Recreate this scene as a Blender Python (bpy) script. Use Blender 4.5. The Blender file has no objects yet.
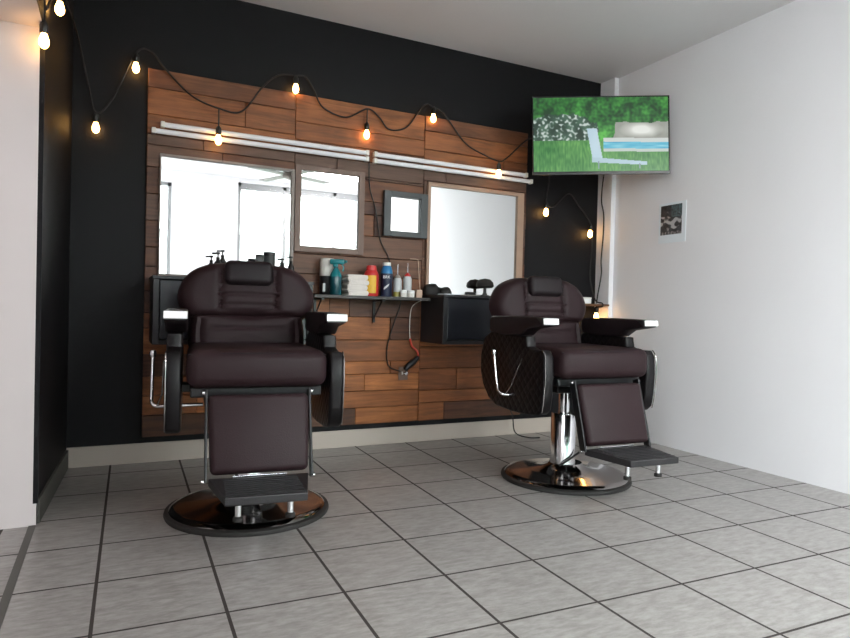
import bpy, bmesh, math, random
from mathutils import Vector, Matrix, noise
random.seed(7)
C = bpy.context.scene.collection
PI = math.pi

# ------------------------------------------------------------------ materials
def lin(c):
    return tuple((x/255/12.92 if x/255 <= .04045 else ((x/255+.055)/1.055)**2.4) for x in c)

def mat(name, rgb=(128,128,128), rough=.5, metal=0., noise_amt=0., noise_scale=8., spec=.5, emit=None, strength=0., alpha=1., bump=0., bump_scale=60., coat=0.):
    m = bpy.data.materials.new(name); m.use_nodes = True
    nt = m.node_tree; b = nt.nodes['Principled BSDF']
    col = lin(rgb) + (1,)
    b.inputs['Base Color'].default_value = col
    b.inputs['Roughness'].default_value = rough
    b.inputs['Metallic'].default_value = metal
    b.inputs['Specular IOR Level'].default_value = spec
    b.inputs['Coat Weight'].default_value = coat
    if emit:
        b.inputs['Emission Color'].default_value = lin(emit) + (1,)
        b.inputs['Emission Strength'].default_value = strength
    if alpha < 1: b.inputs['Alpha'].default_value = alpha
    tc = nt.nodes.new('ShaderNodeTexCoord')
    if noise_amt > 0:
        n = nt.nodes.new('ShaderNodeTexNoise'); n.inputs['Scale'].default_value = noise_scale; n.inputs['Detail'].default_value = 5
        nt.links.new(tc.outputs['Object'], n.inputs['Vector'])
        mx = nt.nodes.new('ShaderNodeMix'); mx.data_type = 'RGBA'
        mx.inputs['A'].default_value = tuple(min(1, x*(1-noise_amt)) for x in col[:3]) + (1,)
        mx.inputs['B'].default_value = tuple(min(1, x*(1+noise_amt)) for x in col[:3]) + (1,)
        nt.links.new(n.outputs['Fac'], mx.inputs['Factor'])
        nt.links.new(mx.outputs['Result'], b.inputs['Base Color'])
    if bump > 0:
        n2 = nt.nodes.new('ShaderNodeTexNoise'); n2.inputs['Scale'].default_value = bump_scale; n2.inputs['Detail'].default_value = 3
        nt.links.new(tc.outputs['Object'], n2.inputs['Vector'])
        bp = nt.nodes.new('ShaderNodeBump'); bp.inputs['Strength'].default_value = bump; bp.inputs['Distance'].default_value = .01
        nt.links.new(n2.outputs['Fac'], bp.inputs['Height']); nt.links.new(bp.outputs['Normal'], b.inputs['Normal'])
    return m

def attr_mat(name, rough=.5, emit=0., base=1.):
    """colour comes from the mesh attribute 'tone' painted on its cells"""
    m = bpy.data.materials.new(name); m.use_nodes = True
    nt = m.node_tree; b = nt.nodes['Principled BSDF']; b.inputs['Roughness'].default_value = rough
    a = nt.nodes.new('ShaderNodeAttribute'); a.attribute_name = 'tone'
    if not emit: nt.links.new(a.outputs['Color'], b.inputs['Base Color'])
    else: b.inputs['Base Color'].default_value = (.01,.01,.01,1)
    if emit:
        nt.links.new(a.outputs['Color'], b.inputs['Emission Color']); b.inputs['Emission Strength'].default_value = emit
    return m

M = {}
M['black_wall'] = mat('black_wall_paint', (9,8,12), .6, spec=.25, noise_amt=.12, noise_scale=3, bump=.05, bump_scale=90)
M['white_wall'] = mat('white_wall_paint', (232,230,234), .75, noise_amt=.025, noise_scale=2, bump=.08, bump_scale=45)
M['ceiling'] = mat('ceiling_paint', (218,215,217), .85, noise_amt=.04, noise_scale=1.5, bump=.12, bump_scale=30)
M['base_tile'] = mat('baseboard_tile', (188,176,166), .4, noise_amt=.06, noise_scale=6)
M['dark_base'] = mat('dark_baseboard', (72,70,66), .5, noise_amt=.2, noise_scale=8)
M['leather'] = mat('brown_leather', (39,25,28), .5, noise_amt=.10, noise_scale=7, bump=.10, bump_scale=220, spec=.18)
M['leather_dark'] = mat('dark_leather', (29,22,25), .48, noise_amt=.08, noise_scale=9, bump=.10, bump_scale=220, spec=.2)
M['black_plastic'] = mat('black_plastic', (22,22,24), .4, noise_amt=.08)
M['black_frame'] = mat('black_steel', (20,20,22), .35, metal=.3, noise_amt=.08)
M['rubber'] = mat('black_rubber', (30,27,26), .7, noise_amt=.1)
M['chrome'] = mat('chrome', (225,225,228), .16, metal=1., noise_amt=.02)
M['dark_chrome'] = mat('smoky_chrome', (160,157,156), .10, metal=1., noise_amt=.05, noise_scale=4)
M['white_plate'] = mat('white_plate', (240,240,240), .35, noise_amt=.02)
M['plate_metal'] = mat('foot_plate_metal', (46,44,46), .45, metal=.4, noise_amt=.1, bump=.2, bump_scale=160)
M['mirror'] = mat('mirror_silver', (236,238,238), .015, metal=1.)
M['grey_frame'] = mat('grey_wood_frame', (140,128,122), .5, noise_amt=.15, noise_scale=12)
M['brown_frame'] = mat('brown_wood_frame', (112,88,76), .5, noise_amt=.2, noise_scale=12)
M['light_frame'] = mat('light_wood_frame', (158,128,108), .5, noise_amt=.18, noise_scale=12)
M['slate_frame'] = mat('slate_painted_frame', (52,56,58), .45, noise_amt=.1)
M['tube_white'] = mat('white_batten', (222,222,226), .35, noise_amt=.02, emit=(255,250,245), strength=.08)
M['cabinet'] = mat('black_laminate', (26,26,30), .4, noise_amt=.1, noise_scale=5)
M['cabinet_in'] = mat('dark_laminate', (20,23,31), .35, noise_amt=.1, noise_scale=5)
M['shelf'] = mat('dark_stained_shelf', (42,36,34), .45, noise_amt=.2, noise_scale=10)
M['shelf_wood'] = mat('brown_stained_shelf', (98,66,44), .5, noise_amt=.2, noise_scale=14)
M['cord'] = mat('black_cord', (16,15,15), .6, noise_amt=.05)
M['string_cord'] = mat('dark_string_cord', (22,16,14), .6, noise_amt=.05)
M['socket'] = mat('black_lamp_socket', (24,22,20), .5, noise_amt=.05)
M['bulb'] = mat('warm_bulb_glass', (255,225,170), .2, emit=(255,190,105), strength=26.)
M['white_plastic'] = mat('white_plastic', (225,222,216), .4, noise_amt=.03)
M['towel'] = mat('white_towelling', (228,220,214), .95, noise_amt=.05, noise_scale=40, bump=.5, bump_scale=250)
M['teal'] = mat('teal_plastic', (20,120,128), .25, noise_amt=.1)
M['teal_dark'] = mat('teal_liquid', (18,72,82), .2, noise_amt=.15)
M['red'] = mat('red_plastic', (196,46,46), .35, noise_amt=.05)
M['yellow_label'] = mat('yellow_label', (226,176,52), .5, noise_amt=.08, noise_scale=40)
M['navy'] = mat('navy_can', (26,36,62), .3, noise_amt=.15, noise_scale=20)
M['sky_blue'] = mat('blue_can_shoulder', (36,118,172), .3, noise_amt=.05)
M['clear_plastic'] = mat('milky_plastic', (188,190,192), .3, noise_amt=.05)
M['yellow_liquid'] = mat('yellow_oil', (150,140,66), .3, noise_amt=.1)
M['beige'] = mat('beige_plastic', (196,168,148), .5, noise_amt=.05)
M['red_cord'] = mat('red_cord', (190,58,40), .5, noise_amt=.05)
M['tv_black'] = mat('glossy_black_plastic', (16,18,18), .25, noise_amt=.05)
M['paper'] = mat('white_paper', (226,232,238), .7, noise_amt=.02)
M['bronze'] = mat('fan_blade', (96,84,78), .5, noise_amt=.1)
M['alu'] = mat('grey_aluminium', (150,150,152), .4, metal=.2, noise_amt=.04)
M['street'] = mat('street_concrete', (170,168,164), .9, noise_amt=.1)
M['facade_far'] = mat('pale_render', (205,212,210), .9, noise_amt=.05)
M['hedge'] = mat('hedge_green', (90,130,108), .9, noise_amt=.4, noise_scale=20)
M['screen'] = attr_mat('television_picture', .3, emit=.88)
M['photo'] = attr_mat('photo_print', .35)

def glass_mat():
    m = bpy.data.materials.new('window_glass'); m.use_nodes = True
    nt = m.node_tree; nt.nodes.clear()
    o = nt.nodes.new('ShaderNodeOutputMaterial'); t = nt.nodes.new('ShaderNodeBsdfTransparent'); g = nt.nodes.new('ShaderNodeBsdfGlossy')
    t.inputs['Color'].default_value = (.93,.97,.96,1); g.inputs['Roughness'].default_value = .02
    mx = nt.nodes.new('ShaderNodeMixShader'); mx.inputs['Fac'].default_value = .06
    nt.links.new(t.outputs[0], mx.inputs[1]); nt.links.new(g.outputs[0], mx.inputs[2]); nt.links.new(mx.outputs[0], o.inputs['Surface'])
    return m
M['glass'] = glass_mat()

def floor_mat():
    m = bpy.data.materials.new('grey_ceramic_tiles'); m.use_nodes = True
    nt = m.node_tree; L = nt.links; b = nt.nodes['Principled BSDF']
    tc = nt.nodes.new('ShaderNodeTexCoord'); mp = nt.nodes.new('ShaderNodeMapping'); mp.vector_type = 'TEXTURE'
    mp.inputs['Location'].default_value = (.04744, -.56637, 0); mp.inputs['Rotation'].default_value = (0,0,-.022); mp.inputs['Scale'].default_value = (.36,.36,.36)
    L.new(tc.outputs['Object'], mp.inputs['Vector'])
    sp = nt.nodes.new('ShaderNodeSeparateXYZ'); L.new(mp.outputs['Vector'], sp.inputs[0])
    def mth(op, a, bb=None):
        n = nt.nodes.new('ShaderNodeMath'); n.operation = op
        for i, v in enumerate((a, bb)):
            if v is None: continue
            if isinstance(v, (int, float)): n.inputs[i].default_value = v
            else: L.new(v, n.inputs[i])
        return n.outputs[0]
    def edge(s, w):
        f = mth('FRACT', mth('ADD', s, .5)); d = mth('ABSOLUTE', mth('SUBTRACT', f, .5))
        return mth('LESS_THAN', d, w)
    ex = edge(sp.outputs['X'], .0145); ey = edge(sp.outputs['Y'], .0125)
    grout = mth('MAXIMUM', ex, ey)
    # every tile gets its own small shift of tone
    fx = mth('FLOOR', sp.outputs['X']); fy = mth('FLOOR', sp.outputs['Y'])
    cb = nt.nodes.new('ShaderNodeCombineXYZ'); L.new(fx, cb.inputs[0]); L.new(fy, cb.inputs[1])
    wn = nt.nodes.new('ShaderNodeTexWhiteNoise'); L.new(cb.outputs[0], wn.inputs['Vector'])
    sc = nt.nodes.new('ShaderNodeVectorMath'); sc.operation = 'SCALE'; sc.inputs['Scale'].default_value = 3.
    L.new(wn.outputs['Color'], sc.inputs[0])
    ad = nt.nodes.new('ShaderNodeVectorMath'); ad.operation = 'ADD'; L.new(mp.outputs['Vector'], ad.inputs[0]); L.new(sc.outputs[0], ad.inputs[1])
    st = nt.nodes.new('ShaderNodeMapping'); st.inputs['Scale'].default_value = (2.2, 6.5, 1); L.new(ad.outputs[0], st.inputs['Vector'])
    n1 = nt.nodes.new('ShaderNodeTexNoise'); n1.inputs['Scale'].default_value = 2.6; n1.inputs['Detail'].default_value = 8; n1.inputs['Roughness'].default_value = .7
    L.new(st.outputs[0], n1.inputs['Vector'])
    rp = nt.nodes.new('ShaderNodeValToRGB'); e = rp.color_ramp.elements
    e[0].position = .3; e[0].color = lin((118,114,110)) + (1,); e[1].position = .72; e[1].color = lin((162,159,157)) + (1,)
    L.new(n1.outputs['Fac'], rp.inputs[0])
    mx = nt.nodes.new('ShaderNodeMix'); mx.data_type = 'RGBA'; mx.blend_type = 'MIX'
    L.new(grout, mx.inputs['Factor']); L.new(rp.outputs[0], mx.inputs['A']); mx.inputs['B'].default_value = lin((50,44,42)) + (1,)
    L.new(mx.outputs['Result'], b.inputs['Base Color'])
    rr = mth('ADD', mth('MULTIPLY', grout, .5), .3); L.new(rr, b.inputs['Roughness'])
    b.inputs['Specular IOR Level'].default_value = .45
    bp = nt.nodes.new('ShaderNodeBump'); bp.inputs['Strength'].default_value = .4; bp.inputs['Distance'].default_value = .004; bp.invert = True
    L.new(grout, bp.inputs['Height']); L.new(bp.outputs['Normal'], b.inputs['Normal'])
    return m
M['tiles'] = floor_mat()

def wood_mat():
    m = bpy.data.materials.new('reclaimed_planks'); m.use_nodes = True
    nt = m.node_tree; L = nt.links; b = nt.nodes['Principled BSDF']
    a = nt.nodes.new('ShaderNodeAttribute'); a.attribute_name = 'tone'
    sep = nt.nodes.new('ShaderNodeSeparateColor'); L.new(a.outputs['Color'], sep.inputs[0])
    tc = nt.nodes.new('ShaderNodeTexCoord')
    off = nt.nodes.new('ShaderNodeVectorMath'); off.operation = 'SCALE'; off.inputs['Scale'].default_value = 37.; L.new(a.outputs['Color'], off.inputs[0])
    ad = nt.nodes.new('ShaderNodeVectorMath'); ad.operation = 'ADD'; L.new(tc.outputs['Object'], ad.inputs[0]); L.new(off.outputs[0], ad.inputs[1])
    mp = nt.nodes.new('ShaderNodeMapping'); mp.inputs['Scale'].default_value = (1.6, 6, 20); L.new(ad.outputs[0], mp.inputs['Vector'])
    n1 = nt.nodes.new('ShaderNodeTexNoise'); n1.inputs['Scale'].default_value = 1.7; n1.inputs['Detail'].default_value = 7; n1.inputs['Roughness'].default_value = .65; n1.inputs['Distortion'].default_value = .8
    L.new(mp.outputs[0], n1.inputs['Vector'])
    n2 = nt.nodes.new('ShaderNodeTexNoise'); n2.inputs['Scale'].default_value = 5.; n2.inputs['Detail'].default_value = 3
    L.new(ad.outputs[0], n2.inputs['Vector'])
    r1 = nt.nodes.new('ShaderNodeValToRGB'); e = r1.color_ramp.elements
    e[0].position = 0.; e[0].color = lin((74,46,34)) + (1,); e[1].position = 1.; e[1].color = lin((186,120,72)) + (1,)
    k = e.new(.3); k.color = lin((98,64,46)) + (1,); k = e.new(.6); k.color = lin((142,88,52)) + (1,)
    L.new(sep.outputs[0], r1.inputs[0])
    r2 = nt.nodes.new('ShaderNodeValToRGB'); e = r2.color_ramp.elements
    e[0].position = .28; e[0].color = (.34,.31,.29,1); e[1].position = .66; e[1].color = (1.35,1.28,1.2,1)
    L.new(n1.outputs['Fac'], r2.inputs[0])
    mx = nt.nodes.new('ShaderNodeMix'); mx.data_type = 'RGBA'; mx.blend_type = 'MULTIPLY'; mx.inputs['Factor'].default_value = .8
    L.new(r1.outputs[0], mx.inputs['A']); L.new(r2.outputs[0], mx.inputs['B'])
    r3 = nt.nodes.new('ShaderNodeValToRGB'); e = r3.color_ramp.elements
    e[0].position = .3; e[0].color = (.55,.52,.5,1); e[1].position = .6; e[1].color = (1,1,1,1)
    L.new(n2.outputs['Fac'], r3.inputs[0])
    m2 = nt.nodes.new('ShaderNodeMix'); m2.data_type = 'RGBA'; m2.blend_type = 'MULTIPLY'; m2.inputs['Factor'].default_value = .7
    L.new(mx.outputs['Result'], m2.inputs['A']); L.new(r3.outputs[0], m2.inputs['B'])
    # grey weathered planks
    m3 = nt.nodes.new('ShaderNodeMix'); m3.data_type = 'RGBA'
    gm = nt.nodes.new('ShaderNodeMix'); gm.data_type = 'RGBA'; gm.blend_type = 'MULTIPLY'; gm.inputs['Factor'].default_value = .8
    gm.inputs['A'].default_value = lin((100,76,64)) + (1,); L.new(r2.outputs[0], gm.inputs['B'])
    L.new(sep.outputs[2], m3.inputs['Factor']); L.new(m2.outputs['Result'], m3.inputs['A']); L.new(gm.outputs['Result'], m3.inputs['B'])
    L.new(m3.outputs['Result'], b.inputs['Base Color'])
    b.inputs['Roughness'].default_value = .5; b.inputs['Specular IOR Level'].default_value = .35
    bp = nt.nodes.new('ShaderNodeBump'); bp.inputs['Strength'].default_value = .25; bp.inputs['Distance'].default_value = .004
    L.new(n1.outputs['Fac'], bp.inputs['Height']); L.new(bp.outputs['Normal'], b.inputs['Normal'])
    return m
M['planks'] = wood_mat()

def quilt_mat():
    m = bpy.data.materials.new('quilted_black_leather'); m.use_nodes = True
    nt = m.node_tree; L = nt.links; b = nt.nodes['Principled BSDF']
    b.inputs['Base Color'].default_value = lin((15,12,14)) + (1,); b.inputs['Roughness'].default_value = .38
    tc = nt.nodes.new('ShaderNodeTexCoord'); sp = nt.nodes.new('ShaderNodeSeparateXYZ'); L.new(tc.outputs['Object'], sp.inputs[0])
    def mth(op, a, bb=None):
        n = nt.nodes.new('ShaderNodeMath'); n.operation = op
        for i, v in enumerate((a, bb)):
            if v is None: continue
            if isinstance(v, (int, float)): n.inputs[i].default_value = v
            else: L.new(v, n.inputs[i])
        return n.outputs[0]
    u = mth('ADD', sp.outputs['Y'], sp.outputs['Z']); v = mth('SUBTRACT', sp.outputs['Y'], sp.outputs['Z'])
    su = mth('ABSOLUTE', mth('SINE', mth('MULTIPLY', u, 58))); sv = mth('ABSOLUTE', mth('SINE', mth('MULTIPLY', v, 58)))
    h = mth('POWER', mth('MULTIPLY', su, sv), .5)
    bp = nt.nodes.new('ShaderNodeBump'); bp.inputs['Distance'].default_value = .008; b.inputs['Specular IOR Level'].default_value = .22
    sn = nt.nodes.new('ShaderNodeSeparateXYZ'); L.new(tc.outputs['Normal'], sn.inputs[0])
    L.new(mth('MULTIPLY', mth('POWER', mth('ABSOLUTE', sn.outputs['X']), 8), .35), bp.inputs['Strength'])
    L.new(h, bp.inputs['Height']); L.new(bp.outputs['Normal'], b.inputs['Normal'])
    return m
M['quilt'] = quilt_mat()

# ------------------------------------------------------------------ mesh helpers
def obj(name, bm, m, parent=None, smooth=False):
    me = bpy.data.meshes.new(name); bmesh.ops.recalc_face_normals(bm, faces=bm.faces); bm.to_mesh(me); bm.free()
    o = bpy.data.objects.new(name, me); C.objects.link(o)
    for mm in (m if isinstance(m, (list, tuple)) else [m]): me.materials.append(mm)
    if smooth:
        for p in me.polygons: p.use_smooth = True
        try: me.set_sharp_from_angle(angle=math.radians(40))
        except Exception: pass
    if parent is not None: o.parent = parent
    return o

def bevel(bm, w, seg=2, geom=None):
    bmesh.ops.bevel(bm, geom=geom or list(bm.edges), offset=w, segments=seg, profile=.5, affect='EDGES', clamp_overlap=True)

def add(bm, b2):
    me = bpy.data.meshes.new('t'); b2.to_mesh(me); b2.free(); bm.from_mesh(me); bpy.data.meshes.remove(me)

def box(x0, x1, y0, y1, z0, z1, bev=0., seg=2, bm=None, mtx=None):
    b = bmesh.new(); bmesh.ops.create_cube(b, size=1)
    for v in b.verts: v.co = Vector(((x0+x1)/2+v.co.x*(x1-x0), (y0+y1)/2+v.co.y*(y1-y0), (z0+z1)/2+v.co.z*(z1-z0)))
    if bev > 0: bevel(b, bev, seg)
    if mtx is not None: b.transform(mtx)
    if bm is None: return b
    add(bm, b); return bm

def tube(pts, r, n=8, bm=None, caps=True):
    b = bmesh.new(); pts = [Vector(p) for p in pts]; rings = []
    rs = r if isinstance(r, (list, tuple)) else [r]*len(pts)
    up = Vector((0,0,1))
    for i, p in enumerate(pts):
        t = (pts[min(i+1, len(pts)-1)]-pts[max(i-1, 0)]).normalized()
        a = t.cross(up)
        if a.length < .05: a = t.cross(Vector((0,1,0)))
        a.normalize(); c = t.cross(a)
        if rings and a.dot(pa) < 0: a = -a; c = -c
        pa = a
        rings.append([b.verts.new(p+rs[i]*(math.cos(k*2*PI/n)*a+math.sin(k*2*PI/n)*c)) for k in range(n)])
    for r0, r1 in zip(rings, rings[1:]):
        for k in range(n): b.faces.new((r0[k], r0[(k+1) % n], r1[(k+1) % n], r1[k]))
    if caps: b.faces.new(rings[0]); b.faces.new(rings[-1])
    if bm is None: return b
    add(bm, b); return bm

def spline(pts, n=6):
    """Catmull-Rom through the points"""
    pts = [Vector(p) for p in pts]; out = []
    for i in range(len(pts)-1):
        p0 = pts[max(i-1, 0)]; p1 = pts[i]; p2 = pts[i+1]; p3 = pts[min(i+2, len(pts)-1)]
        for k in range(n):
            t = k/n
            out.append(.5*((2*p1)+(p2-p0)*t+(2*p0-5*p1+4*p2-p3)*t*t+(3*p1-p0-3*p2+p3)*t**3))
    return out+[pts[-1]]

def lathe(prof, n=32, loc=(0,0,0), bm=None, mtx=None):
    b = bmesh.new(); rings = []
    for r, z in prof:
        if r < 1e-5: rings.append([b.verts.new((0,0,z))])
        else: rings.append([b.verts.new((r*math.cos(k*2*PI/n), r*math.sin(k*2*PI/n), z)) for k in range(n)])
    for r0, r1 in zip(rings, rings[1:]):
        for k in range(n):
            q = [r0[k % len(r0)], r0[(k+1) % len(r0)], r1[(k+1) % len(r1)], r1[k % len(r1)]]
            q = list(dict.fromkeys(q))
            if len(q) > 2: b.faces.new(q)
    for r in (rings[0], rings[-1]):
        if len(r) > 2: b.faces.new(r)
    if mtx is not None: b.transform(mtx)
    bmesh.ops.translate(b, verts=b.verts, vec=loc)
    if bm is None: return b
    add(bm, b); return bm

def prism(poly, axis, a, c, bev=0., seg=2, bm=None):
    """poly: list of 2D points; extruded along axis from a to c"""
    b = bmesh.new()
    def P(p, t): return {'x': (t, p[0], p[1]), 'y': (p[0], t, p[1]), 'z': (p[0], p[1], t)}[axis]
    f = b.faces.new([b.verts.new(P(p, a)) for p in poly])
    r = bmesh.ops.extrude_face_region(b, geom=[f])
    for v in r['geom']:
        if isinstance(v, bmesh.types.BMVert): v.co = Vector(P((v.co[{'x':1,'y':0,'z':0}[axis]], v.co[{'x':2,'y':2,'z':1}[axis]]), c))
    bmesh.ops.recalc_face_normals(b, faces=b.faces)
    if bev > 0:
        k = {'x':0,'y':1,'z':2}[axis]
        ge = [e for e in b.edges if abs(e.verts[0].co[k]-e.verts[1].co[k]) < 1e-6]
        bevel(b, bev, seg, ge)
    if bm is None: return b
    add(bm, b); return bm

def smooth_poly(poly, n=6):
    """closed Catmull-Rom outline"""
    m = len(poly); out = []
    for i in range(m):
        p0, p1, p2, p3 = (Vector(poly[(i+k-1) % m]) for k in range(4))
        for k in range(n):
            t = k/n; v = .5*((2*p1)+(p2-p0)*t+(2*p0-5*p1+4*p2-p3)*t*t+(3*p1-p0-3*p2+p3)*t**3); out.append((v.x, v.y))
    return out

def pad(outline, back, thick, depth=None, center=None, rings=14, edge=.05):
    """a stuffed pad in the x-z plane: flat back at y=back, bulging front towards -y; depth(x,z) carves creases"""
    b = bmesh.new(); n = len(outline)
    cx = center[0] if center else sum(p[0] for p in outline)/n; cz = center[1] if center else sum(p[1] for p in outline)/n
    R = []
    for j in range(rings):
        s = 1-j/rings; row = []
        for (x, z) in outline:
            px, pz = cx+(x-cx)*s, cz+(z-cz)*s
            d = (1-s)*math.hypot(x-cx, z-cz)
            e = 1. if d >= edge else math.sqrt(max(0, 1-(1-d/edge)**2))
            t = thick*(.3+.7*e)*(1+.12*(1-s)) - (depth(px, pz)*min(1, d/edge*1.0+.0) if depth else 0)
            row.append(b.verts.new((px, back-t, pz)))
        R.append(row)
    bk = [b.verts.new((x, back, z)) for x, z in outline]
    cv = b.verts.new((cx, back-thick*1.12+(depth(cx, cz) if depth else 0), cz))
    for r0, r1 in zip([bk]+R, R):
        for k in range(n): b.faces.new((r0[k], r0[(k+1) % n], r1[(k+1) % n], r1[k]))
    for k in range(n): b.faces.new((R[-1][k], R[-1][(k+1) % n], cv))
    b.faces.new(bk)
    return b

def tag(o, label, cat, group=None, kind=None):
    o['label'] = label; o['category'] = cat
    if group: o['group'] = group
    if kind: o['kind'] = kind
    return o
def thing(name, label, cat, loc=(0,0,0), rz=0., group=None):
    o = bpy.data.objects.new(name, None); C.objects.link(o); o.empty_display_size = .05
    o.location = loc; o.rotation_euler = (0,0,rz)
    return tag(o, label, cat, group)
def struct(name, bm, m, parent=None, smooth=False):
    o = obj(name, bm, m, parent, smooth)
    if parent is None: o['kind'] = 'structure'
    return o
def copy_tree(o, parent=None):
    c = o.copy(); C.objects.link(c); c.parent = parent
    for ch in o.children: copy_tree(ch, c)
    return c

# ------------------------------------------------------------------ the room
XL, XB, XR, H, YF = -.207, -.155, 3.525, 2.7235, -5.5          # left wall, right wall, ceiling, street front
DO0, DO1, DH = -.97, -2.7, 1.99                    # doorway in the left wall
struct('floor', box(-1.85, 3.8, -5.7, .1, -.1, 0), M['tiles'])
struct('ceiling', box(-.62, 3.8, -5.7, .1, H, H+.1), M['ceiling'])
struct('wall_back', box(XL-.4, 3.8, 0, .1, 0, H), M['black_wall'])
b = box(XR, 3.8, -5.7, 0, 0, H)
box(3.485, XR, -.155, 0, 0, H, bm=b)
struct('wall_right', b, M['white_wall'])
LY0, LY1 = -5.3, -3.55
# left wall: black side towards the chairs, white jamb and white beyond
bl = prism([(XL-.012,DO0+.012),(XL,DO0+.012),(XB,0),(XL-.012,0)], 'z', 0, H)
struct('wall_left', bl, M['black_wall'])
b = box(XL-.4, XL-.012, DO0, 0, 0, H)
box(XL-.012, XL, DO0, DO0+.012, 0, .09, bm=b)
box(XL-.4, XL, DO1, DO0, DH, H, bm=b); box(XL-.4, XL, LY1, DO1, 0, H, bm=b); box(XL-.4, XL, YF, LY0, 0, H, bm=b); box(XL-.4, XL, LY0, LY1, 0, .5, bm=b); box(XL-.4, XL, LY0, LY1, 2.55, H, bm=b)
struct('wall_doorway', b, mat('doorway_paint', (206,198,198), .75, noise_amt=.03, noise_scale=3))
bl = box(XL-.0, XL+.006, DO1, DO0, DH+.0, H); box(XL-.012, XL+.006, DO0, DO0+.012, .09, H, bm=bl)
struct('trim_1', bl, M['black_wall'])
b = box(-1.8, XL-.4, -1.0, -.9, 0, 2.4); box(-1.9, -1.8, -2.9, -.9, 0, 2.4, bm=b); box(-1.9, XL-.4, -2.9, -.9, 2.4, 2.5, bm=b); box(-1.9, XL-.4, -3.0, -2.9, 0, 2.5, bm=b)
struct('wall_side', b, M['white_wall'])
struct('baseboard_back', box(XB-.01, 3.485, -.012, 0, 0, .111, bev=.003), M['base_tile'])
struct('baseboard_left', prism([(XL-.002,DO0+.03),(XL+.01,DO0+.03),(XB+.01,-.012),(XB-.002,-.012)], 'z', 0, .10), M['dark_base'])
struct('trim_2', box(XL-.025, XL+.0, DO1, DO0, 0, .003), M['dark_base'])
# street front with its glazing
WX0, WX1, DX0, DX1, WH = 1.64, 3.50, .38, .76, 2.66
b = box(XL-.4, DX0, YF-.12, YF, 0, H); box(DX1, WX0, YF-.12, YF, 0, H, bm=b); box(WX1, 3.8, YF-.12, YF, 0, H, bm=b)
box(DX0, DX1, YF-.12, YF, WH-.1, H, bm=b); box(WX0, WX1, YF-.12, YF, WH, H, bm=b)
struct('wall_front', b, M['white_wall'])
def window(name, x0, x1, z0, z1, mull, rails):
    fr = box(x0, x1, YF-.09, YF-.03, z0, z0+.05); box(x0, x1, YF-.09, YF-.03, z1-.05, z1, bm=fr)
    for x in [x0+.025, x1-.025]+mull: box(x-.025, x+.025, YF-.09, YF-.03, z0, z1, bm=fr)
    for z in rails: box(x0, x1, YF-.085, YF-.035, z-.025, z+.025, bm=fr)
    w = struct(name, fr, M['alu'])
    obj('pane', box(x0, x1, YF-.064, YF-.058, z0, z1), M['glass'], w)
    return w
window('window_1', WX0, WX1, 0, WH, [2.32, 3.085], [WH-.07])
window('door_1', DX0, DX1, 0, WH-.1, [], [.9])
fr = box(XL-.30, XL-.24, LY0, LY1, .5, .55); box(XL-.30, XL-.24, LY0, LY1, 2.5, 2.55, bm=fr)
for y in (LY0+.025, (LY0+LY1)/2, LY1-.025): box(XL-.30, XL-.24, y-.025, y+.025, .5, 2.55, bm=fr)
wl = struct('added_side_window', fr, M['alu'])  # unseen opening, added to throw daylight onto the right wall
obj('pane', box(XL-.273, XL-.267, LY0, LY1, .5, 2.55), M['glass'], wl)
# ------------------------------------------------------------------ outside
struct('street', box(-12, 16, -16, -5.7, -.15, -.02), M['street'])
o = struct('building_far', box(-12, 16, -16.2, -15.6, 0, 3.0), M['facade_far'])
bb = bmesh.new()
for i in range(26): box(1.5+i*.22, 1.76+i*.22, -8.9, -8.5, -.02, 1.3+.18*math.sin(i*1.7)+random.uniform(-.08, .08), bev=.06, bm=bb)
tag(obj('hedge', bb, M['hedge'], smooth=True), 'green clipped hedge across the street outside the glazing', 'hedge', kind='stuff')

# ------------------------------------------------------------------ wood panel on the back wall
def panel():
    bm = bmesh.new(); tones = []
    def plank(x0, x1, z0, z1, tone, grey=0.):
        n0 = len(bm.faces)
        d = random.uniform(.020, .026)
        box(x0+.0012, x1-.0012, -d, -.001, z0+.0015, z1-.0015, bev=.0025, seg=1, bm=bm)
        tones.extend([(tone, random.random(), grey)]*(len(bm.faces)-n0))
    secs = [(.215, 1.055), (1.055, 1.945), (1.945, 2.79)]
    for si, (a, c) in enumerate(secs):
        z = .145
        while z < 2.215:
            h = random.choice((.085, .11, .125, .14, .15))
            z1 = min(z+h, 2.227)
            if 2.227-z1 < .05: z1 = 2.227
            if z < 1.86 < z1: z1 = 1.86
            if abs(z-1.76) < .05 and z < 1.76: z1 = 1.76
            band = 'top' if z >= 1.85 else ('mid' if z > .95 else 'low')
            cuts = [a, c]
            if random.random() < .75:
                k = a+(c-a)*random.uniform(.2, .8); cuts = [a, k, c]
                if random.random() < .25: cuts.insert(2, k+random.uniform(.08, .16) if k+.2 < c else k+.01)
            for x0, x1 in zip(cuts, cuts[1:]):
                if x1-x0 < .02: continue
                t = random.random()
                g = 0.
                if band == 'low': t = .5+.4*t
                elif band == 'mid': t = .05+.4*t; g = .6 if random.random() < .25 else 0.
                else: t = .25+.5*t
                if 1.74 < z < 1.86: g = .9; t = .2
                if band == 'low' and random.random() < .10: t = .2
                plank(x0, x1, z, z1, t, g)
            z = z1
    o = obj('wood_plank_panel', bm, M['planks'])
    at = o.data.color_attributes.new('tone', 'FLOAT_COLOR', 'CORNER')
    for p in o.data.polygons:
        for li in p.loop_indices: at.data[li].color = tones[p.index] + (1,)
    return o
tag(panel(), 'reclaimed brown wood plank panelling fixed to the black wall behind the chairs', 'wood panel')

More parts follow.
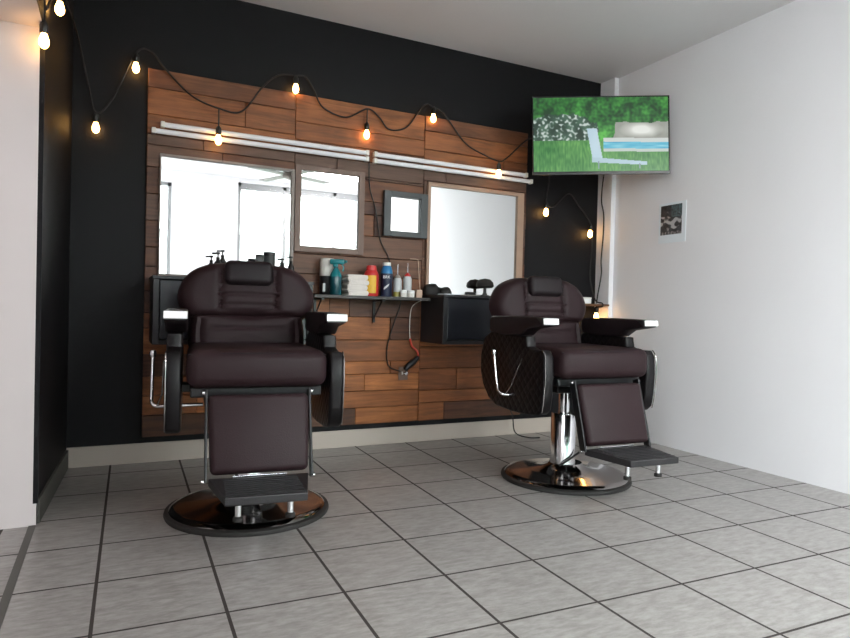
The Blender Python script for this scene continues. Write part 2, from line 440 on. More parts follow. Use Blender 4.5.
# ------------------------------------------------------------------ mirrors
def mirror(name, label, x0, x1, z0, z1, fl, fr, ft, fb, fm, y=-.027, d=.02):
    """glass x0..x1,z0..z1 with frame widths left/right/top/bottom"""
    t = thing(name, label, 'mirror', ((x0+x1)/2, y, z0), group='wall mirrors')
    def T(bm): bmesh.ops.translate(bm, verts=bm.verts, vec=-Vector(t.location)); return bm
    obj('mirror_glass', T(box(x0, x1, y-.004, y, z0, z1)), M['mirror'], t)
    f = bmesh.new()
    if fl: box(x0-fl, x0, y-d, y+.0, z0-fb, z1+ft, bev=.002, bm=f)
    if fr: box(x1, x1+fr, y-d, y+.0, z0-fb, z1+ft, bev=.002, bm=f)
    if ft: box(x0, x1, y-d, y, z1, z1+ft, bev=.002, bm=f)
    if fb: box(x0, x1, y-d, y, z0-fb, z0, bev=.002, bm=f)
    obj('frame', T(f), fm, t)
    return t
mirror('wall_mirror', 'big thin-framed mirror reflecting the shop window, above the bottles on the black counter', .291, 1.033, 1.075, 1.738, .008, .02, .014, .02, M['grey_frame'])
mirror('wall_mirror', 'upright brown-framed mirror reflecting bright window, above the teal spray bottle', 1.095, 1.474, 1.287, 1.755, .038, .038, .03, .036, M['brown_frame'])
mirror('wall_mirror', 'small mirror in a thick dark slate frame on the planks', 1.697, 1.916, 1.425, 1.652, .05, .05, .036, .036, M['slate_frame'], d=.03)
mirror('wall_mirror', 'big mirror in pale wooden frame reflecting only a blank white wall', 1.992, 2.70, 1.02, 1.752, .022, .055, .026, .02, M['light_frame'])

# ------------------------------------------------------------------ tube lights
def batten(label, x0, x1, z):
    t = thing('tube_light', label, 'tube light', (x0, -.052, z), group='white tube lights above the mirrors')
    n = x1-x0
    obj('tube', tube([(.02,0,0), (n-.02,0,0)], .0145, 12), M['tube_white'], t, True)
    obj('backplate', box(.03, n-.03, .0, .022, -.010, .010, bev=.002), M['white_plastic'], t)
    for k in (0, 1):
        obj('end_cap', box(0 if k == 0 else n-.022, .022 if k == 0 else n, -.016, .02, -.016, .016, bev=.003), M['white_plastic'], t)
batten('upper white tube light over the mirrors reflecting the window', .283, 1.53, 1.912)
batten('lower white tube light over the mirrors reflecting the window', .237, 1.53, 1.872)
batten('upper white tube light over the mirror reflecting a blank wall', 1.565, 2.77, 1.910)
batten('lower white tube light over the mirror reflecting a blank wall', 1.565, 2.815, 1.868)

# ------------------------------------------------------------------ cabinets and shelves
def cabinet(label, x0, x1, z0, z1, d):
    t = thing('wall_cabinet', label, 'cabinet', ((x0+x1)/2, 0, z0), group='black wall cabinets')
    w = (x1-x0)/2; h = z1-z0
    f = box(-w, -w+.03, -d, -.027, 0, h, bev=.002); box(w-.03, w, -d, -.027, 0, h, bev=.002, bm=f)
    box(-w+.03, w-.03, -d, -.027, 0, .025, bev=.002, bm=f); box(-w+.03, w-.03, -.05, -.027, .025, h, bm=f)
    obj('carcass', f, M['cabinet'], t)
    obj('cabinet_top', box(-w-.005, w+.005, -d-.008, -.027, h, h+.018, bev=.003), M['cabinet'], t)
    for k in (0, 1):
        a = -w+.034+k*(w-.03); c = a+w-.036
        dr = obj('door', box(a, c, -d+.006, -d+.02, .03, h-.004, bev=.003), M['cabinet_in'], t)
        obj('handle', tube([(c-.05 if k == 0 else a+.05, -d+.006, h*.35), (c-.05 if k == 0 else a+.05, -d-.006, h*.37), (c-.05 if k == 0 else a+.05, -d-.006, h*.6), (c-.05 if k == 0 else a+.05, -d+.006, h*.62)], .003), M['black_frame'], dr, True)
    return t
CT, CTL = 1.008, 1.053
cabinet('black cabinet on the planks under the mirror reflecting the shop window', .245, 1.10, .69, 1.035, .33)
cabinet('black cabinet on the planks under the pale-framed mirror', 1.945, 2.77, .69, .99, .36)

s = thing('wall_shelf', 'dark shelf holding the spray bottle, towels and hair products', 'shelf', (1.53, 0, .965), group='wall shelves')
obj('shelf_board', box(-.385, .395, -.21, -.026, 0, .02, bev=.002), M['shelf'], s)
for x in (-.33, .07):
    k = box(x-.008, x+.008, -.2, -.026, -.012, 0); box(x-.008, x+.008, -.038, -.026, -.15, -.012, bm=k)
    tube([(x, -.17, -.006), (x, -.035, -.12)], .005, 6, bm=k)
    obj('bracket', k, M['black_frame'], s)
SZ = .985
s2 = thing('wall_shelf', 'short brown corner shelf lit by a bulb hanging beneath it', 'shelf', (3.22, 0, .968), group='wall shelves')
obj('shelf_board', box(-.30, .262, -.17, -.002, 0, .016, bev=.002), M['shelf_wood'], s2)
k = tube([(-.02, -.12, -.004), (-.02, -.008, -.13)], .007, 6); box(-.028, -.012, -.012, -.002, -.15, 0, bm=k); box(-.028, -.012, -.13, -.002, -.006, 0, bm=k)
obj('bracket', k, M['black_frame'], s2)
t = thing('paper_box', 'white flat box lying on the brown corner shelf', 'box', (3.24, -.09, .9845))
obj('box_body', box(-.07, .09, -.05, .05, 0, .042, bev=.002), M['white_plate'], t); obj('lid', box(-.072, .092, -.052, .052, .036, .048, bev=.002), M['white_plastic'], t)

# ------------------------------------------------------------------ things on the shelf
Y1 = -.12
t = thing('storage_jar', 'tall tub with white upper half and black lower label behind the spray bottle', 'tub', (1.262, -.085, SZ))
obj('jar_body', lathe([(.046,0),(.049,.004),(.049,.118),(.047,.12)], 28), M['cabinet'], t, True)
obj('jar_upper', lathe([(.049,.118),(.049,.208),(.045,.218),(.045,.226),(0,.228)], 28), M['white_plastic'], t, True)
obj('label_patch', prism([(-.042,.02),(-.026,.02),(-.026,.07),(-.042,.07)], 'y', -.046, -.030), M['clear_plastic'], t)
t = thing('spray_bottle', 'teal spray bottle with trigger head on the dark shelf', 'spray bottle', (1.288, -.172, SZ), 1.15)
t.scale = (1.12, 1.12, 1.04)
obj('bottle_body', lathe([(.03,0),(.033,.006),(.033,.11),(.028,.125),(.02,.14),(.012,.158),(.012,.17)], 24), M['teal_dark'], t, True)
h = box(-.016, .016, -.048, .034, .182, .212, bev=.007); box(-.012, .012, -.012, .016, .166, .19, bev=.003, bm=h); box(-.006,.006,-.062,-.048,.192,.206, bev=.002, bm=h)
obj('spray_head', h, M['teal'], t, True)
obj('trigger', tube([(0,-.03,.187),(0,-.042,.165),(0,-.038,.14)], .005), M['teal'], t, True)
obj('shoulder_ring', lathe([(.0335,.108),(.029,.126),(.021,.141),(.0125,.158)], 24), M['teal'], t, True)
labs = ['bottom folded white towel of the stack on the shelf', 'second folded white towel from the bottom of the stack on shelf', 'second folded white towel from the top of the stack on shelf', 'topmost folded white towel of the stack on the shelf']
for i in range(4):
    dx = (.003, -.004, .005, -.002)[i]; h = .0325; z0 = i*h
    # one towel: a folded loop of cloth, its rounded fold to one side
    pr = [(-.058,.0),(.05,.0),(.064,.006),(.068,.016),(.064,.027),(.05,.0322),(-.058,.0322),(-.066,.028),(-.064,.019),(-.054,.0165),(-.064,.0135),(-.066,.005)]
    b = prism(smooth_poly([(x+dx, z0+z) for x, z in pr], 3), 'y', -.075, .06, .005, 2)
    o = obj('folded_towel', b, M['towel'], smooth=True); o.location = (1.425, -.125, SZ)
    tag(o, labs[i], 'towel', 'folded towels stacked on the shelf')
t = thing('red_bottle', 'red bottle with large yellow label on the dark shelf', 'bottle', (1.542, Y1, SZ), -.38)
obj('bottle_body', lathe([(.044,0),(.047,.006),(.047,.14),(.04,.158),(.032,.166)], 28), M['red'], t, True)
obj('cap', lathe([(.033,.164),(.034,.172),(.03,.196),(0,.2)], 24), M['red'], t, True)
b = bmesh.new()
for k in range(8):
    a0 = -PI/2-.75+k*1.5/8; a1 = a0+1.5/8; r = .0475
    b.faces.new([b.verts.new((r*math.cos(a), r*math.sin(a), z)) for a, z in ((a0,.02),(a1,.02),(a1,.132),(a0,.132))])
obj('label_patch', b, M['yellow_label'], t)
def curved_text(txt, r, z, size, m, parent):
    cu = bpy.data.curves.new('lettering', 'FONT'); cu.body = txt; cu.size = size; cu.align_x = 'CENTER'; cu.extrude = .0004
    o = bpy.data.objects.new('lettering', cu); C.objects.link(o); o.parent = parent
    o.location = (0, -r, z); o.rotation_euler = (PI/2, 0, 0); cu.materials.append(m)
    bpy.context.view_layer.update(); me = bpy.data.meshes.new_from_object(o.evaluated_get(bpy.context.evaluated_depsgraph_get()))
    q = bpy.data.objects.new('printed_word', me); C.objects.link(q); q.parent = parent; q.location = o.location; q.rotation_euler = o.rotation_euler
    bpy.data.objects.remove(o); return q
t = thing('spray_can', 'dark navy can with blue shoulder and white cap on the shelf', 'can', (1.648, Y1, SZ), -.38)
obj('can_body', lathe([(.036,0),(.038,.005),(.038,.15)], 28), M['navy'], t, True)
obj('can_shoulder', lathe([(.038,.15),(.037,.165),(.031,.19),(.026,.2)], 28), M['sky_blue'], t, True)
obj('cap', lathe([(.026,.2),(.027,.204),(.026,.222),(0,.224)], 24), M['white_plastic'], t, True)
curved_text('BRK', .0392, .118, .026, M['white_plate'], t)
p = smooth_poly([(-.016,.045),(.01,.066),(.018,.084),(.008,.078),(-.014,.06)], 4)
obj('emblem', prism(p, 'y', -.0392, -.036), M['clear_plastic'], t)
def dropper(label, x, capm, lowm, h):
    t = thing('applicator_bottle', label, 'bottle', (x, Y1-.01, SZ), group='needle applicator bottles')
    obj('bottle_body', lathe([(.026,0),(.028,.004),(.028,h-.02),(.02,h)], 20), M['clear_plastic'], t, True)
    obj('contents', lathe([(.0284,.003),(.0284,.034)], 20), lowm, t, True)
    obj('cap', lathe([(.0225,h-.012),(.021,h+.002),(.012,h+.014),(.004,h+.02)], 20), capm, t, True)
    obj('needle', tube([(0,0,h+.015),(0,0,h+.085)], .0016, 6), M['chrome'], t, True)
dropper('milky applicator bottle with yellow oil at the bottom and a long needle', 1.722, M['grey_frame'], M['yellow_liquid'], .128)
dropper('milky applicator bottle with red cap and a long needle', 1.793, M['red'], M['white_plastic'], .142)
for x, y, lb in ((1.742, -.185, 'small round white jar in front of the yellow oil bottle'), (1.795, -.188, 'small round white jar in front of the red capped bottle')):
    t = thing('cream_jar', lb, 'jar', (x, y, SZ), group='small white jars at the shelf edge')
    obj('jar_body', lathe([(.018,0),(.022,.004),(.022,.026),(.02,.028)], 20), M['white_plastic'], t, True)
    obj('lid', lathe([(.0225,.028),(.0225,.042),(.019,.046),(0,.047)], 20), M['white_plate'], t, True)
t = thing('wall_charger', 'beige charger at the shelf end with its thin white lead looped above', 'charger', (1.893, -.09, SZ))
obj('charger_body', box(-.022, .022, -.018, .018, 0, .055, bev=.006, seg=3), M['beige'], t, True)
obj('lead', tube(spline([(.012,0,.053),(.014,.02,.12),(.02,.055,.24),(.012,.058,.262),(-.04,.058,.262)], 6), .0026, 6), M['beige'], t, True)

# ------------------------------------------------------------------ hair clipper hanging on the planks, cords
t = thing('hair_clipper', 'dark hair clipper hanging on the planks from a red and white lead', 'hair clipper', (1.86, -.06, .5))
bd = tube(spline([(-.035,0,.0),(-.01,0,.03),(.025,0,.055),(.06,.0,.09)], 4), [.014,.016,.018,.019,.02,.02,.021,.021,.02,.018,.016,.014,.010], 12)
obj('clipper_body', bd, M['black_plastic'], t, True)
obj('blade', box(-.052, -.03, -.018, .018, -.012, .006, bev=.002, mtx=Matrix.Rotation(-.5, 4, 'Y')), M['chrome'], t)
obj('red_lead', tube(spline([(.058,.0,.088),(.05,.0,.125),(.02,.02,.16),(.005,.025,.21)], 5), .007, 8), M['red_cord'], t, True)
obj('white_lead', tube(spline([(.005,.025,.21),(.0,.026,.3),(-.004,-.01,.42),(-.006,-.155,.468)], 6), .0028, 6), M['white_plastic'], t, True)
t = thing('wall_socket', 'small brown socket with pale slots below the hair clipper', 'socket', (1.822, -.028, .475))
obj('socket_plate', box(-.034, .034, -.008, 0, -.045, .045, bev=.003), M['brown_frame'], t)
for x in (-.009, .009): obj('slot', box(x-.003, x+.003, -.0095, -.0075, -.008, .012), M['white_plastic'], t)
o = obj('power_cord', tube(spline([(1.531,-.06,1.885),(1.545,-.045,1.7),(1.59,-.04,1.56),(1.632,-.036,1.36),(1.69,-.04,1.25),(1.735,-.034,1.1),(1.79,-.032,.96),(1.745,-.04,.82),(1.70,-.036,.66),(1.712,-.036,.53),(1.80,-.036,.49)], 8), .0042, 8), M['cord'], smooth=True)
tag(o, 'black cord running down the planks from tube lights past the shelf', 'cord')
o = obj('television_cord', tube(spline([(3.36,-.22,2.0),(3.475,-.07,1.97),(3.478,-.052,1.80),(3.478,-.082,1.68),(3.478,-.083,1.52),(3.478,-.068,1.33),(3.478,-.075,1.22),(3.47,-.05,1.06),(3.46,-.05,.9905)], 8), .0048, 8), M['cord'], smooth=True)
tag(o, 'thin black cord dangling from the television down the room corner', 'cord')
o = obj('floor_cord', tube(spline([(2.50,-.03,.42),(2.64,-.03,.26),(2.69,-.06,.16),(2.68,-.12,.04),(2.76,-.17,.006),(2.84,-.2,.006)], 8), .0045, 8), M['cord'], smooth=True)
tag(o, 'black cord drooping from the planks to the floor behind a chair', 'cord')

# ------------------------------------------------------------------ things on the black cabinets
def pump(label, x, y, h, r=.022, m='black_plastic'):
    t = thing('pump_bottle', label, 'bottle', (x, y, CTL), group='black pump bottles on the counter')
    obj('bottle_body', lathe([(r*.9,0),(r,.004),(r,h*.6),(r*.5,h*.7),(r*.4,h*.76)], 20), M[m], t, True)
    p = lathe([(r*.45,h*.75),(r*.45,h*.82),(r*.16,h*.83),(r*.16,h*.93),(r*.5,h*.94),(r*.5,h)], 14); tube([(0,0,h*.965),(-r*1.5,-.004,h*.955)], r*.22, 8, bm=p)
    obj('pump_head', p, M['socket'], t, True)
pump('shorter of the two black pump bottles under the mirror edge', .590, -.17, .15)
pump('taller of the two black pump bottles under the mirror edge', .622, -.12, .17)
t = thing('small_tin', 'small black square tin next to the tall dark jar', 'tin', (.826, -.15, CTL)); obj('tin_body', box(-.02,.02,-.018,.018,0,.133, bev=.004), M['black_plastic'], t); obj('lid', box(-.021,.021,-.019,.019,.125,.145, bev=.003), M['socket'], t)
t = thing('tall_jar', 'tall dark cylindrical jar on the black counter', 'jar', (.884, -.15, CTL)); obj('jar_body', lathe([(.031,0),(.034,.004),(.034,.145),(.031,.15)], 24), M['slate_frame'], t, True); obj('lid', lathe([(.035,.147),(.035,.171),(0,.175)], 24), M['black_plastic'], t, True)
pump('black pump bottle right beside the tall dark jar', .957, -.14, .14, .017)
pump('black pump bottle at the counter end, last in the row', 1.016, -.14, .155, .020)
# clutter on the other cabinet
def duster(label, x, y, h):
    t = thing('neck_duster', label, 'brush', (x, y, CT), group='black neck dusters')
    obj('handle', lathe([(.02,0),(.021,.01),(.012,.03),(.010,h-.05)], 16), M['black_plastic'], t, True)
    obj('bristles', lathe([(.012,h-.070),(.052,h-.066),(.063,h-.054),(.058,h-.028),(.038,h-.008),(0,h)], 24), M['rubber'], t, True)
duster('black mushroom-shaped neck duster standing beside a chair back', 2.405, -.10, .13)
for nm, lb, x, y, a, bb, h in (('folded_cape', 'dark rounded bundle lying under mirror edge', 1.985, -.10, .062, .05, .078), ('folded_cape', 'lower dark rounded bundle lying beside the larger bundle', 2.085, -.10, .05, .05, .058)):
    b = lathe([(.92,0),(1,.15),(.97,.45),(.8,.75),(.5,.93),(0,1)], 24, mtx=Matrix.Diagonal((a, bb, h, 1)))
    for v in b.verts: v.co.z += .004*math.sin(v.co.x*90)*(v.co.z > .01)
    o = obj(nm, b, M['cord'], smooth=True); o.location = (x, y, CT); tag(o, lb, 'cape', 'dark bundles on the cabinet')
o = obj('paper_sheet', box(-.07,.07,-.04,.04,0,.006, bev=.002), M['paper']); o.location = (2.03, -.28, CT); o.rotation_euler.z = .2; tag(o, 'white paper lying on the black cabinet', 'paper')
t = thing('hair_trimmer', 'small black hair trimmer lying on the cabinet', 'trimmer', (2.205, -.25, CT), .3)
obj('trimmer_body', box(-.05,.03,-.015,.015,0,.026, bev=.008, seg=3), M['black_plastic'], t, True); obj('blade', box(.03,.048,-.016,.016,.006,.02, bev=.002), M['chrome'], t)
for i, (x, y, rz, lb) in enumerate(((2.26, -.27, .5, 'small black clipper guard beside the trimmer'), (2.295, -.3, -.4, 'small black clipper guard near the neck duster'))):
    b = box(-.016,.016,-.012,.012,0,.008, bev=.002)
    for k in range(5): box(-.014+k*.0065, -.011+k*.0065, -.026, -.012, .001, .007, bm=b)
    o = obj('clipper_guard', b, M['black_plastic']); o.location = (x, y, CT); o.rotation_euler.z = rz; tag(o, lb, 'clipper guard', 'clipper guards on the cabinet')
b = box(-.07,.07,-.006,.014,0,.004)
for k in range(24): box(-.068+k*.0058, -.0655+k*.0058, -.026, -.006, 0, .004, bm=b)
o = obj('hair_comb', b, M['white_plastic']); o.location = (2.16, -.31, CT); o.rotation_euler.z = -.15; tag(o, 'pale comb lying on the black cabinet edge', 'comb')

# ------------------------------------------------------------------ string lights
def string_lights():
    cord = [(-.2,-1.25,2.7),(-.2,-1.14,2.35),(-.2,-1.03,2.06),(-.18,-.93,2.15),(-.163,-.82,2.27),(-.165,-.5,2.33),(-.13,-.1,2.3),(-.08,-.04,2.08),(-.04,-.036,1.93),(.04,-.036,2.02),(.152,-.045,2.285),(.23,-.04,2.31),(.302,-.04,2.229),(.438,-.075,2.094),(.589,-.098,2.037),(.72,-.08,2.046),(.846,-.04,2.222),(.94,-.036,2.31),(1.046,-.045,2.325),(1.11,-.036,2.33),(1.161,-.036,2.265),(1.222,-.04,2.162),(1.375,-.04,2.123),(1.516,-.045,2.197),(1.60,-.04,2.16),(1.674,-.04,2.09),(1.797,-.04,2.121),(1.90,-.036,2.26),(1.95,-.036,2.30),(1.995,-.045,2.285),(2.06,-.04,2.27),(2.121,-.04,2.211),(2.25,-.04,2.08),(2.36,-.08,2.012),(2.495,-.098,1.972),(2.60,-.04,2.02),(2.81,-.036,2.19),(2.92,-.036,2.05),(2.983,-.036,1.921),(2.962,-.036,1.74),(3.03,-.036,1.71),(3.17,-.036,1.82),(3.267,-.036,1.74),(3.388,-.036,1.61),(3.41,-.036,1.45),(3.40,-.036,1.2),(3.40,-.10,1.02),(3.40,-.182,.99),(3.40,-.182,.965),(3.40,-.12,.962)]
    # the bulbs: (socket top, length of the drop above it)
    bulbs = [((-.2,-1.03,2.06),.06),((-.163,-.82,2.27),.05),((-.04,-.03,1.93),.0),((.152,-.045,2.285),.0),((.589,-.098,2.037),.10),((1.046,-.045,2.325),.0),((1.516,-.045,2.197),.085),((1.995,-.045,2.29),.0),((2.495,-.098,1.972),.01),((2.962,-.035,1.74),.0),((3.388,-.035,1.61),.0),((3.40,-.12,.968),.0)]
    t = thing('string_lights', 'dark cord with warm glowing bulbs draped along the panel top', 'string lights', (-.2, -.03, 2.3))
    o0 = Vector(t.location)
    obj('cord', tube([p-o0 for p in spline(cord, 8)], .0052, 8), M['string_cord'], t, True)
    for p, drop in bulbs:
        p = Vector(p)-o0
        s = lathe([(.006,0),(.008,-.004),(.014,-.012),(.0165,-.02),(.0165,-.048),(.014,-.052)], 14)
        if drop: tube([(0,0,drop),(0,0,-.004)], .004, 6, bm=s)
        so = obj('socket', s, M['socket'], t, True); so.location = p+Vector((0,0,-drop))
        bo = obj('bulb', lathe([(.010,-.050),(.012,-.058),(.017,-.072),(.019,-.083),(.017,-.096),(.010,-.106),(0,-.111)], 16), M['bulb'], so, True)
string_lights()

# ------------------------------------------------------------------ television
def grid_picture(name, nx, ny, w, h, f, m, parent, y=0.):
    b = bmesh.new(); V = [[b.verts.new((-w/2+w*i/nx, y, -h/2+h*j/ny)) for i in range(nx+1)] for j in range(ny+1)]
    cols = []
    for j in range(ny):
        for i in range(nx):
            b.faces.new((V[j][i], V[j][i+1], V[j+1][i+1], V[j+1][i])); cols.append(f((i+.5)/nx, (j+.5)/ny))
    me = bpy.data.meshes.new(name); b.to_mesh(me); b.free()
    at = me.color_attributes.new('tone', 'FLOAT_COLOR', 'CORNER')
    for p in me.polygons:
        c = lin(cols[p.index]) + (1,)
        for li in p.loop_indices: at.data[li].color = c
    me.materials.append(m); o = bpy.data.objects.new(name, me); C.objects.link(o); o.parent = parent; return o
def mixc(a, b, t): t = max(0, min(1, t)); return tuple(x+(y-x)*t for x, y in zip(a, b))
def garden(u, v):
    a = u*16/9
    n = noise.noise((a*9, v*9, 1.3)); n2 = noise.noise((a*26, v*26, 4.1)); n3 = noise.noise((a*3, v*3, 7.7))
    c = mixc((5,58,20), (92,190,74), .42+.45*n+.4*n2+.35*n3)                # leafy hedge
    w = .035*noise.noise((a*8, v*8, 2.))+.02*n2
    bush = math.hypot((u-.20+w)/.27, (v-.56+w)/.22)
    if bush < 1:                                                            # white flowering bush
        c = mixc(mixc((24,52,38), (70,104,84), .5+n), (206,216,212), (n2*1.6+.5*n-.05)*1.6)
    if v < .66+.02*n and v > .42 and u > .60+.03*n:                         # garden wall, glare spot painted on it
        c = mixc((118,120,110), (236,238,232), .30+.15*n+1.1*max(0, 1-math.hypot((u-.80)/.17, (v-.56)/.12)))
    ground = .42-.01*u
    if v < ground: c = mixc((36,112,44), (128,190,96), .42+.5*noise.noise((a*44, v*12, 6.))+.3*n3)
    if u > .52:                                                             # pool with its pale coping
        t = v-(.455-.03*(u-.5))
        if -.055 < t <= .0: c = (208,214,210)
        if -.145 < t <= -.055: c = mixc((46,160,200), (150,220,232), .5+.6*noise.noise((a*5, v*50, 2.)))
        if -.185 < t <= -.145: c = (196,206,200)
    x0 = .395+.10*(.58-v)                                                   # pale blue reclined deck chair
    if .12 < v < .58 and x0 < u < x0+.075: c = mixc((164,196,214), (208,228,238), .5+.3*n3+.4*(v-.3))
    if .12-.10*(u-.44) < v < .19-.16*(u-.44) and .43 < u < .84: c = (178,204,216)
    if .03 < v < .14-.1*(u-.44) and (.475 < u < .487 or .78 < u < .79): c = (130,150,160)
    return c
yaw, pit, rol = 0.456309967, -0.015253574, 0.025041284
fw = Vector((math.sin(yaw)*math.cos(pit), math.cos(yaw)*math.cos(pit), math.sin(pit))); r0 = Vector((math.cos(yaw), -math.sin(yaw), 0)); u0 = r0.cross(fw)
rt = math.cos(rol)*r0+math.sin(rol)*u0; up = -math.sin(rol)*r0+math.cos(rol)*u0
tv = thing('wall_television', 'flat television mounted high in the corner showing a green garden picture', 'television')
a = .011; R_ = (rt*math.cos(a)+up*math.sin(a)).normalized(); U_ = (up*math.cos(a)-rt*math.sin(a)).normalized(); N_ = R_.cross(U_)
TVM = Matrix((R_, -N_, U_)).transposed().to_4x4(); TVM.translation = Vector((3.030, -.537, 2.128))
tv.matrix_world = TVM
TW, TH = .938, .535
obj('back_case', box(-TW/2+.05, TW/2-.05, .012, .05, -TH/2+.04, TH/2-.06, bev=.012, seg=3), M['tv_black'], tv, True)
b = box(-TW/2, TW/2, -.004, .014, -TH/2, -TH/2+.022, bev=.002); box(-TW/2, TW/2, -.004, .014, TH/2-.009, TH/2, bev=.002, bm=b)
box(-TW/2, -TW/2+.009, -.004, .014, -TH/2+.022, TH/2-.009, bev=.002, bm=b); box(TW/2-.009, TW/2, -.004, .014, -TH/2+.022, TH/2-.009, bev=.002, bm=b)
box(-TW/2+.009, TW/2-.009, .004, .014, -TH/2+.022, TH/2-.009, bm=b)
obj('bezel', b, M['tv_black'], tv)
scr = grid_picture('screen', 220, 124, TW-.018, TH-.031, garden, M['screen'], tv, y=0.); scr.location = (0, 0, .0065)
# bracket: arm from the back of the set into the corner
inv = TVM.inverted()
p0 = Vector((0, .05, 0)); p1 = inv @ Vector((3.30, -.20, 2.12)); p2 = inv @ Vector((3.40, -.004, 2.12))
bk = tube([p0, p1], .018, 8); tube([p1, p2], .018, 8, bm=bk); box(-.1, .1, .048, .056, -.1, .1, bm=bk)
obj('wall_bracket', bk, M['black_frame'], tv)

# ------------------------------------------------------------------ photo on the right wall
t = thing('photo_print', 'small dark photo with white paper border pinned on the white wall', 'photo', (XR-.001, -.722, 1.55), -PI/2)
obj('paper', box(-.118, .118, -.003, 0, -.135, .142), M['paper'], t)
def snap(u, v):
    n = noise.noise((u*5, v*6, 3.)); n2 = noise.noise((u*14, v*14, 9.)); c = mixc((30,32,38), (84,92,100), .35+.6*n+.3*n2)
    if v > .58 and u > .5: c = mixc(c, (84,112,118), .6+.5*n2)
    w = noise.noise((u*4.2+3, v*7, 12.))-abs(v-.44)*2.2+.28+.1*n2
    if w > 0: c = mixc(c, (182,184,188), w*4)
    if v < .1: c = mixc(c, (150,146,150), .5+n2)
    return c
g = grid_picture('photo_picture', 60, 70, .186, .205, snap, M['photo'], t, y=-.0036); g.location = (-.008, 0, .024)

# ------------------------------------------------------------------ ceiling fan seen only in the mirror
t = thing('ceiling_fan', 'ceiling fan seen reflected at the top of the mirror', 'ceiling fan', (2.02, -4.02, H))
obj('rod', lathe([(.05,0),(.05,-.03),(.015,-.04),(.015,-.14)], 16), M['bronze'], t, True)
obj('motor', lathe([(.02,-.14),(.09,-.15),(.1,-.18),(.09,-.22),(.03,-.24),(0,-.24)], 24), M['bronze'], t, True)
for k in range(4):
    o = obj('blade', box(.09, .58, -.06, .06, -.192, -.184, bev=.003), M['bronze'], t); o.rotation_euler.z = k*PI/2-.4

